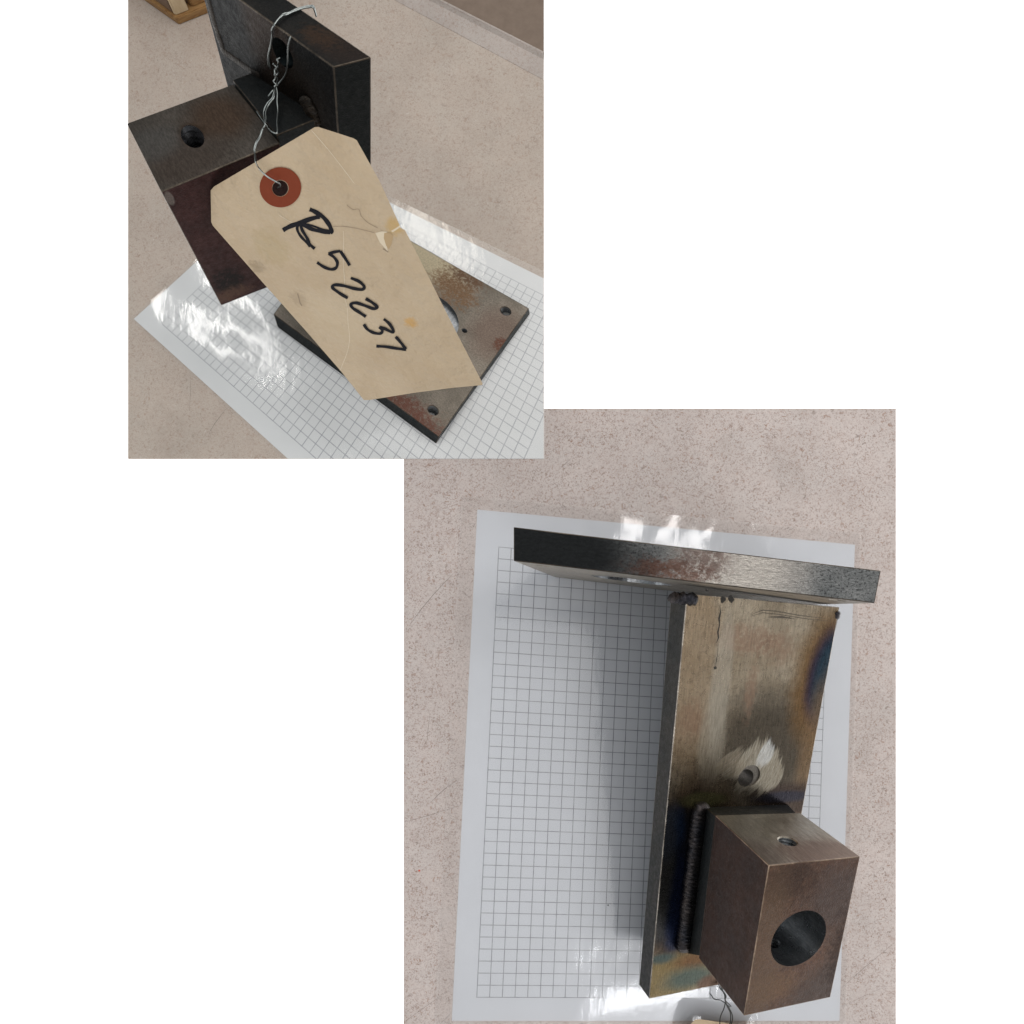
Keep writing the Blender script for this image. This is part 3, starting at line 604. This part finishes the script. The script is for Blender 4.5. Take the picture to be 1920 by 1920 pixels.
bead("weld_bead", arm1.at, [(D1['b0'] + 2, 2, z1w - 1), (D1['b0'] - 1, 3, z1w - 10), (D1['b0'] - 1, 2, z1w - 50), (D1['b0'] - 1, 2, z1w - 75)], 3.6, weld1, B1, ripple=0.2, seed=5)
bead("weld_bead", arm1.at, [(D1['w'] - 3.5, 0, D1['H'] - 3), (D1['w'] - 3.5, 0, z1w + 14), (D1['w'] - 5, 0, z1w + 2), (D1['w'] - 30, 0, z1w + 1)], 1.7, weld1, B1, ripple=0.15, squash=0.4, seed=6)
wl0, wl1, wl2 = A1f(572, 178), A1f(588, 205), A1f(600, 236)
bead("weld_bead", arm1.at, [(wl0.x, 1.0, wl0.z), (wl1.x, 1.5, wl1.z), (wl2.x, 1.5, wl2.z)], 2.8, weld1, B1, ripple=0.06, pitch=3.1, seed=21, lump=0.5)
settle(B1)

# ------------------------------------------------------------------ manila tags
def ray_plane(u, v, p0, n):
    c = Vector((0, 0, HC)); d = W(u, v, 0) - c; return c + d * ((p0 - c).dot(n) / d.dot(n))
HX = [(395, 355, .150), (594, 237, .186), (683, 750, .0773)]
q = [W(*h) for h in HX]; tn = (q[1] - q[0]).cross(q[2] - q[0]).normalized()
if tn.z < 0: tn = -tn
def on_tag(u, v, off=0.0): return ray_plane(u, v, q[0] + tn * off, tn)
tx = (on_tag(594, 237) - on_tag(395, 355)).normalized(); ty = tn.cross(tx)
def tag_mm(u, v):
    d = on_tag(u, v) - q[0]; return (d.dot(tx) * 1000, d.dot(ty) * 1000, 0)
def tag_mesh(name, outer, holec, holer, pt, th, mat, parent, loc2):
    # outer: list of points; extruded sheet with one hole
    inner = [(holec[0] + holer * math.cos(2 * math.pi * k / 40), holec[1] + holer * math.sin(2 * math.pi * k / 40)) for k in range(40)] if holec else []
    pts = list(outer) + inner; n = len(outer)
    tris = tessellate_polygon([[Vector((*p, 0)) for p in outer]] + ([[Vector((*p, 0)) for p in inner]] if inner else []))
    bm = bmesh.new(); lay = bm.verts.layers.float_vector.new("pc")
    vs = []
    for p in pts:
        v = bm.verts.new(pt(*p, 0)); v[lay] = loc2(*p); vs.append(v)
    for t in tris: bm.faces.new([vs[i] for i in t])
    bmesh.ops.recalc_face_normals(bm, faces=bm.faces); bm.normal_update()
    r = bmesh.ops.extrude_face_region(bm, geom=bm.faces[:])
    dn = pt(*pts[0], -th) - pt(*pts[0], 0)
    for e in r["geom"]:
        if isinstance(e, bmesh.types.BMVert): e.co += dn
    bmesh.ops.recalc_face_normals(bm, faces=bm.faces)
    return bm_obj(name, bm, parent, [mat])
def mat_tag():
    s = Sh("manila_card"); P = s.attr()
    n1 = s.noise(P, 0.04, 4, 0.6); n2 = s.noise(P, 1.5, 4, 0.7); n3 = s.noise(P, 0.5, 5, 0.7)
    col = s.mix(s.rng(n1, 0.3, 0.7), (0.385, 0.292, 0.188), (0.425, 0.33, 0.22))
    col = s.mix(s.m_("MULTIPLY", s.rng(n2, 0.45, 0.8), 0.18), col, (0.36, 0.28, 0.19))
    for u, v, r, c, f, amt in ((508, 462, 8, (0.34, 0.26, 0.14), 0.5, 2.2), (482, 500, 3.2, (0.2, 0.15, 0.09), 0.5, 3.4), (770, 605, 2.6, (0.45, 0.25, 0.06), 0.75, 2.6),
                            (660, 385, 4, (0.36, 0.28, 0.19), 0.3, 3.6), (740, 425, 3.5, (0.42, 0.27, 0.09), 0.7, 1.8), (560, 560, 4, (0.3, 0.23, 0.15), 0.6, 3.6),
                            (520, 405, 9, (0.40, 0.31, 0.2), 0.5, 2.0), (640, 600, 16, (0.45, 0.36, 0.245), 0.5, 1.0)):
        col = s.mix(s.m_("MULTIPLY", s.ell(P, tag_mm(u, v), (r, r * .8, 50), 0.9, n3, amt), f), col, c)
    s.bump(s.m_("ADD", s.noise(P, 0.055, 4, 0.6), s.m_("MULTIPLY", n2, 0.03)), 0.8, 0.006)
    return s.fin(col, 0.62, 0, 0.3)
tag_m = mat_tag()
outer = [(395, 357), (401, 350), (590, 238.5), (597, 238), (662, 259), (669, 263), (712, 340), (745, 412), (751, 427), (760, 432), (800, 512), (850, 612), (905, 719), (904, 722), (850, 727), (780, 736), (693, 750), (682, 750), (640, 697), (575, 622), (500, 538), (399, 423), (396, 416)]
TG = empty("shipping_tag", on_tag(525, 352))
tag(TG, "creased manila tag with handwritten number and red-brown eyelet patch, hung by wire", "tag", "manila tags")
tag_mesh("card", outer, (525.5, 353), 15.0, on_tag, 0.0003, tag_m, TG, tag_mm)
s = Sh("eyelet_patch_card"); Pz = s.attr(); ring_m = s.fin(s.mix(s.noise(Pz, 0.5, 4), (0.145, 0.027, 0.010), (0.178, 0.036, 0.014)), 0.75, 0, 0.12)
ro = [(525.7 + 39.0 * math.cos(2 * math.pi * k / 64), 351.3 + 37.6 * math.sin(2 * math.pi * k / 64)) for k in range(64)]
tag_mesh("eyelet_patch", ro, (525.5, 353), 15.6, lambda u, v, o=0: on_tag(u, v, o + 0.00022), 0.0002, ring_m, TG, tag_mm)
ink = Sh("marker_ink"); ink_m = ink.fin((0.005, 0.005, 0.008), 0.7, 0, 0.12)
def c5(L): return [(390 + x / 4, 220 + y / 4) for x, y in L]
def ribbon(pts, w, name, m, off=0.00012, taper=0.9, sub=6):
    P = [Vector((x, y, 0)) for x, y in pts]
    if sub > 1: P = catmull(P, sub)
    bm = bmesh.new(); row = []; rnd = random.Random(int(pts[0][0] * 7))
    for i, p in enumerate(P):
        d = (P[min(i + 1, len(P) - 1)] - P[max(i - 1, 0)]).normalized(); n = Vector((-d.y, d.x, 0)); e = min(i, len(P) - 1 - i)
        k = w * (1 + 0.10 * math.sin(i * 0.7 + pts[0][0])) * (taper if e == 0 else 1)
        row.append([bm.verts.new(on_tag(*(p + n * k * t).xy, off)) for t in (-1, 1)])
    for a, b in zip(row, row[1:]):
        bm.faces.new((a[0], b[0], b[1], a[1]))
    for row_, sg in ((row[0], -1), (row[-1], 1)):     # rounded ends
        pass
    bm.normal_update()
    for f in bm.faces:
        if f.normal.dot(tn) < 0: f.normal_flip()
    bm_obj(name, bm, TG, [m])
# R 5 2 2 3 7 in marker pen; each stroke its own small offset so overlaps never share a plane
GL = [([(562, 848), (615, 818), (690, 792), (770, 762), (838, 745)], 3.0), ([(565, 838), (625, 812), (700, 782), (760, 762)], 2.4),
      ([(762, 690), (800, 707), (862, 748), (905, 800), (926, 850), (915, 866)], 2.9), ([(918, 866), (868, 858), (800, 845), (742, 822), (690, 792)], 2.6),
      ([(915, 850), (860, 842), (790, 815), (720, 800)], 1.4), ([(690, 795), (668, 828), (682, 872), (716, 915), (750, 948), (765, 972)], 1.8),
      ([(692, 800), (708, 850), (742, 905), (762, 950), (800, 986)], 2.0),
      ([(1062, 1112), (1030, 1060), (992, 1003)], 2.5), ([(992, 1003), (950, 1010), (902, 1022)], 2.4), ([(905, 1020), (945, 1050), (970, 1090), (958, 1130), (918, 1140), (865, 1120), (818, 1088)], 2.5),
      ([(1070, 1205), (1130, 1230), (1170, 1268), (1155, 1292), (1090, 1283), (1010, 1262), (945, 1258), (936, 1280), (985, 1318), (1048, 1356)], 2.6),
      ([(1182, 1360), (1232, 1390), (1268, 1424), (1240, 1435), (1175, 1412), (1112, 1392), (1072, 1402), (1085, 1430), (1130, 1460), (1184, 1496)], 2.6),
      ([(1318, 1512), (1362, 1552), (1390, 1600), (1378, 1610), (1330, 1588), (1285, 1572)], 2.5), ([(1285, 1572), (1308, 1600), (1290, 1622), (1240, 1615), (1195, 1590), (1168, 1552)], 2.4),
      ([(1262, 1716), (1340, 1722), (1420, 1735), (1486, 1742)], 2.4), ([(1484, 1740), (1450, 1695), (1407, 1645)], 2.5)]
for i, (L, w) in enumerate(GL): ribbon(c5(L), w * (1.4 if i < 7 else 1.12), "ink_stroke", ink_m, 0.0001 + i * 0.000012)
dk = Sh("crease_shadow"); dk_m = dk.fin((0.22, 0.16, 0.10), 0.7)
lt = Sh("torn_card"); lt_m = lt.fin((0.55, 0.465, 0.34), 0.75)
lt2 = Sh("torn_core"); lt2_m = lt2.fin((0.36, 0.25, 0.13), 0.75)
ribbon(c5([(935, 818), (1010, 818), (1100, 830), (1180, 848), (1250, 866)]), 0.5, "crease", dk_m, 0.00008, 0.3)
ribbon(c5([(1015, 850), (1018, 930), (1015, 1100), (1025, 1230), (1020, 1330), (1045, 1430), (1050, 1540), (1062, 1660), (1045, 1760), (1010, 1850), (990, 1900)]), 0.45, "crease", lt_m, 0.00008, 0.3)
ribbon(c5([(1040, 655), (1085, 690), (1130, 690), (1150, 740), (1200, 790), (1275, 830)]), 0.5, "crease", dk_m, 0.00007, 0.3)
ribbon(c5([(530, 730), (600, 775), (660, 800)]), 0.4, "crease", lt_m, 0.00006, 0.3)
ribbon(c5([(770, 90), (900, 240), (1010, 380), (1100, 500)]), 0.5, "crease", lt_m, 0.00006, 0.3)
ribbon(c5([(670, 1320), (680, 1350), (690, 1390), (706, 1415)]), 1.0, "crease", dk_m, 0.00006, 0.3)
def tagpoly(L, m, off, name):
    bm = bmesh.new(); f = bm.faces.new([bm.verts.new(on_tag(*p, off)) for p in c5(L)]); bm.normal_update()
    if f.normal.dot(tn) < 0: f.normal_flip()
    bmesh.ops.triangulate(bm, faces=bm.faces); bm_obj(name, bm, TG, [m])
tagpoly([(1255, 868), (1300, 855), (1345, 858), (1322, 880), (1320, 905), (1338, 960), (1352, 1012), (1330, 985), (1290, 940)], lt_m, 0.00005, "torn_edge")
tagpoly([(1372, 852), (1410, 830), (1442, 806), (1440, 826), (1405, 850), (1385, 862)], lt_m, 0.00005, "torn_edge")
tagpoly([(1322, 868), (1360, 862), (1390, 885), (1378, 950), (1355, 990), (1335, 960), (1318, 905)], lt2_m, 0.00009, "torn_edge")
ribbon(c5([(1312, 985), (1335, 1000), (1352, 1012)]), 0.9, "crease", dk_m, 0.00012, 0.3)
settle(TG)

# tag of the lying bracket, only its clipped end reaches past the block
TG2 = empty("shipping_tag", W(1340, 1960, 0.008))
tag(TG2, "plain end of a manila tag lying past the brown block of the lying bracket", "tag", "manila tags")
o2 = [(1294, 1921), (1304, 1911.5), (1312, 1911), (1420, 1926), (1440, 1945), (1400, 2045), (1272, 2030)]
def on2(u, v, off=0.0): return ray_plane(u, v, W(1300, 1915, 0.013) + Vector((0, 0, off)), Vector((0, 0.12, 1)).normalized())
tag_mesh("card", o2, (1335, 1958), 8, on2, 0.0003, tag_m, TG2, lambda u, v: (u * .25, v * .25, 0))
r2 = [(1335 + 22 * math.cos(2 * math.pi * k / 48), 1958 + 22 * math.sin(2 * math.pi * k / 48)) for k in range(48)]
tag_mesh("eyelet_patch", r2, (1335, 1958), 8.4, lambda u, v, o=0: on2(u, v, o + 0.00022), 0.0002, ring_m, TG2, lambda u, v: (u * .25, v * .25, 0))
settle(TG2)

# ------------------------------------------------------------------ tie wires
s = Sh("galvanised_wire"); g = s.n("ShaderNodeNewGeometry").outputs["Position"]
wire_m = s.fin(s.mix(s.noise(g, 900, 2), (0.16, 0.18, 0.175), (0.36, 0.38, 0.37)), 0.32, 1.0)
s = Sh("dull_dark_wire"); wire2_m = s.fin((0.06, 0.065, 0.065), 0.4, 0.9)
def wires(name, strands, r, m=None):
    bm = bmesh.new()
    for L in strands: tube_into(bm, catmull(L, 5), r, 8)
    bmesh.ops.recalc_face_normals(bm, faces=bm.faces)
    return bm_obj(name, bm, None, [m or wire_m], True)
def armf(u, v, off=0.9):
    p = arm1.inv(1, 1, u, v); p.y += off; return arm1.at(p)
def armt(u, v, off=0.9):
    p = arm1.inv(2, 1, u, v); p.z += off; return arm1.at(p)
zp = pad1.c[7].z + 0.0011
def D(u, v, z): return W(u, v, z)
zh = armf(514, 110).z
loopA = [armt(592, 20, -2), armt(589, 17), armt(583, 15), armt(571, 17), armt(556, 21.5), armt(542, 28), armt(531, 33.5, 1.4), armf(520, 46, 1.4), armf(514.5, 58), armf(513, 75), armf(509, 92), armf(506, 110), armf(508, 124)]
loopB = [armt(592, 22, -2), armt(588, 19), armt(580, 17.5), armt(565, 20.5), armt(550, 26), armt(537, 32), armt(528, 38, 1.5), armf(518, 51, 1.6), armf(514, 64), armf(512, 85), armf(508, 104), armf(511, 128)]
zk = lambda v: zh + (zp + 0.004 - zh) * smooth01((v - 110) / 60)
def twist(ph):
    out = []
    for k in range(15):
        v = 112 + k * 3.6; a = k * 0.72 + ph; out.append(D(519 - (v - 112) * 0.04 + 3.4 * math.sin(a) + 1.2 * math.sin(k * 2.1), v, zk(v) + 0.0012 + 0.0008 * math.cos(a)))
    return out
knot1 = [D(525, 108, zk(108) + .003)] + twist(0); knot2 = [D(512, 120, zk(120) + .002)] + twist(math.pi)[2:]
zq = zp + 0.0006
s1 = [D(516, 160, zq + .003), D(511, 182, zq + .002), D(501, 194, zq + .001), D(494.7, 208.5, zq), D(496, 224.6, zq), D(498, 232, zq), D(505.6, 243.5, zq), D(515.8, 250, zq), D(520, 247, zq), D(519.5, 227.5, zq), D(521, 207, zq), D(519.5, 189.6, zq + .001), D(520, 175, zq + .002), D(518, 163, zq + .003)]
s2 = [D(517, 162, zq + .003), D(514, 182, zq + .003), D(504, 196, zq + .002), D(498.5, 210, zq + .002), D(499, 224, zq + .002), D(496, 236, zq + .002), D(490, 246, zq + .001), D(488, 256, zq + .0008), D(481, 268, zq + .0012), D(478, 279, zq + .001)]
e0 = on_tag(521, 343, 0.0006)
s3 = [D(482, 209, zq + .001), D(490, 222, zq + .002), D(498, 233, zq + .0025), D(502, 239, zq + .001)]
s4 = [D(478, 277, zq + .0012), D(477.5, 287.5, zq + .0008), on_tag(479, 302, 0.004), on_tag(486, 316, 0.0022), on_tag(500, 330, 0.0016), on_tag(512, 337.5, 0.0016), on_tag(521, 342, 0.0012), on_tag(526, 347, -0.0012), on_tag(520, 352, -0.004)]
s5 = [D(493, 240, zq + .002), D(487, 256, zq + .0015), D(479.5, 268, zq + .002), D(476.5, 281, zq + .0014), D(479, 291, zq + .001), on_tag(480, 303, 0.0035)]
s6 = [armf(549, 68), armf(544, 88), armf(543, 116), D(535, 140, zk(140) + .001), D(521.7, 158, zq + .003), D(511, 170, zq + .003), D(503, 181, zq + .002)]
tw1 = wires("tie_wire", [loopA, loopB, knot1, knot2, s1, s2, s3, s4, s5, s6], 0.00026)
tag(tw1, "twisted thin steel wire looped over the upright arm holding the manila tag", "wire", "tie wires")
w2 = [[W(1329.5, 1862, .030), W(1333, 1865, .029), W(1337, 1871, .028), W(1341, 1874, .027), W(1350, 1875, .026), W(1357, 1879, .025), W(1362, 1883, .024), W(1368, 1888, .022)],
      [W(1360, 1864, .030), W(1359, 1872, .028), W(1362, 1878, .026), W(1368, 1884, .024), W(1370.5, 1887, .023)],
      [W(1361, 1866, .031), W(1359.5, 1876, .027), W(1364, 1888, .023), W(1369, 1898, .020), W(1370, 1908, .018), W(1368.5, 1920, .016), W(1362, 1932, .015), W(1348, 1948, .0145)],
      [W(1359, 1868, .030), W(1361, 1880, .026), W(1367, 1890, .023), W(1372, 1900, .020), W(1373.5, 1908, .018), W(1372, 1917, .016), W(1366, 1930, .015), W(1346, 1950, .0148)],
      [W(1360, 1880, .026), W(1357, 1892, .023), W(1352, 1903, .020), W(1350, 1912, .018), W(1349, 1925, .016), W(1343, 1944, .0145)]]
for k in (1, 2, 3): w2[k] = [arm2.at((44 + k, 0.6, 186)), arm2.at((43 + k, 0.6, 200)), arm2.at((42 + k, 1.2, 212))] + w2[k]
tw2 = wires("tie_wire", w2, 0.00030, wire2_m)
tag(tw2, "loose curled thin wire ends beside the brown block of the lying bracket", "wire", "tie wires")

# ------------------------------------------------------------------ small wooden box at the back of the counter
def mat_wood(name, c0, c1, st):
    s = Sh(name); g = s.n("ShaderNodeNewGeometry").outputs["Position"]; v = s.vm("MULTIPLY", g, st)
    return s.fin(s.mix(s.rng(s.noise(v, 160, 5, 0.65, 1.0), 0.3, 0.7), c0, c1), 0.55, 0, 0.4)
wood_a = mat_wood("golden_wood", (0.19, 0.095, 0.032), (0.30, 0.17, 0.065), (0.5, 1.6, 3))
wood_b = mat_wood("pale_wood", (0.42, 0.31, 0.185), (0.50, 0.39, 0.25), (2, 2, 0.5))
wood_c = mat_wood("brown_wood", (0.09, 0.052, 0.03), (0.135, 0.08, 0.045), (0.6, 1.5, 3))
WB = empty("wooden_box", W(336, 46, ZT))
tag(WB, "small golden wooden box with framed front panel at the counter back", "box")
c = W(336, 47, ZT); d1 = (W(449, 2, ZT) - c).normalized(); d2 = (W(272, 2, ZT) - c).normalized()
def wbox(name, a0, a1, b0, b1, z0, z1, m):
    bm = bmesh.new(); vs = [bm.verts.new(c + d1 * a + d2 * b + Vector((0, 0, z))) for a in (a0, a1) for b in (b0, b1) for z in (z0, z1)]
    for f in ((0, 1, 3, 2), (4, 5, 7, 6), (0, 1, 5, 4), (2, 3, 7, 6), (0, 2, 6, 4), (1, 3, 7, 5)): bm.faces.new([vs[i] for i in f])
    bmesh.ops.recalc_face_normals(bm, faces=bm.faces); bmesh.ops.bevel(bm, geom=bm.edges[:], offset=0.0005, segments=2, affect='EDGES')
    return bm_obj(name, bm, WB, [m])
wbox("base_trim", 0, 0.080, 0, 0.05, 0, 0.0045, wood_a)
wbox("side_panel", 0.0015, 0.0075, 0.0035, 0.05, 0.0045, 0.05, wood_c)
wbox("stile", 0.0015, 0.0095, 0.0015, 0.0035, 0.0045, 0.05, wood_b)
wbox("front_panel", 0.0125, 0.075, 0.0028, 0.006, 0.0045, 0.05, wood_a)
wbox("back_panel", 0.0075, 0.078, 0.006, 0.05, 0.0045, 0.048, wood_c)
settle(WB)
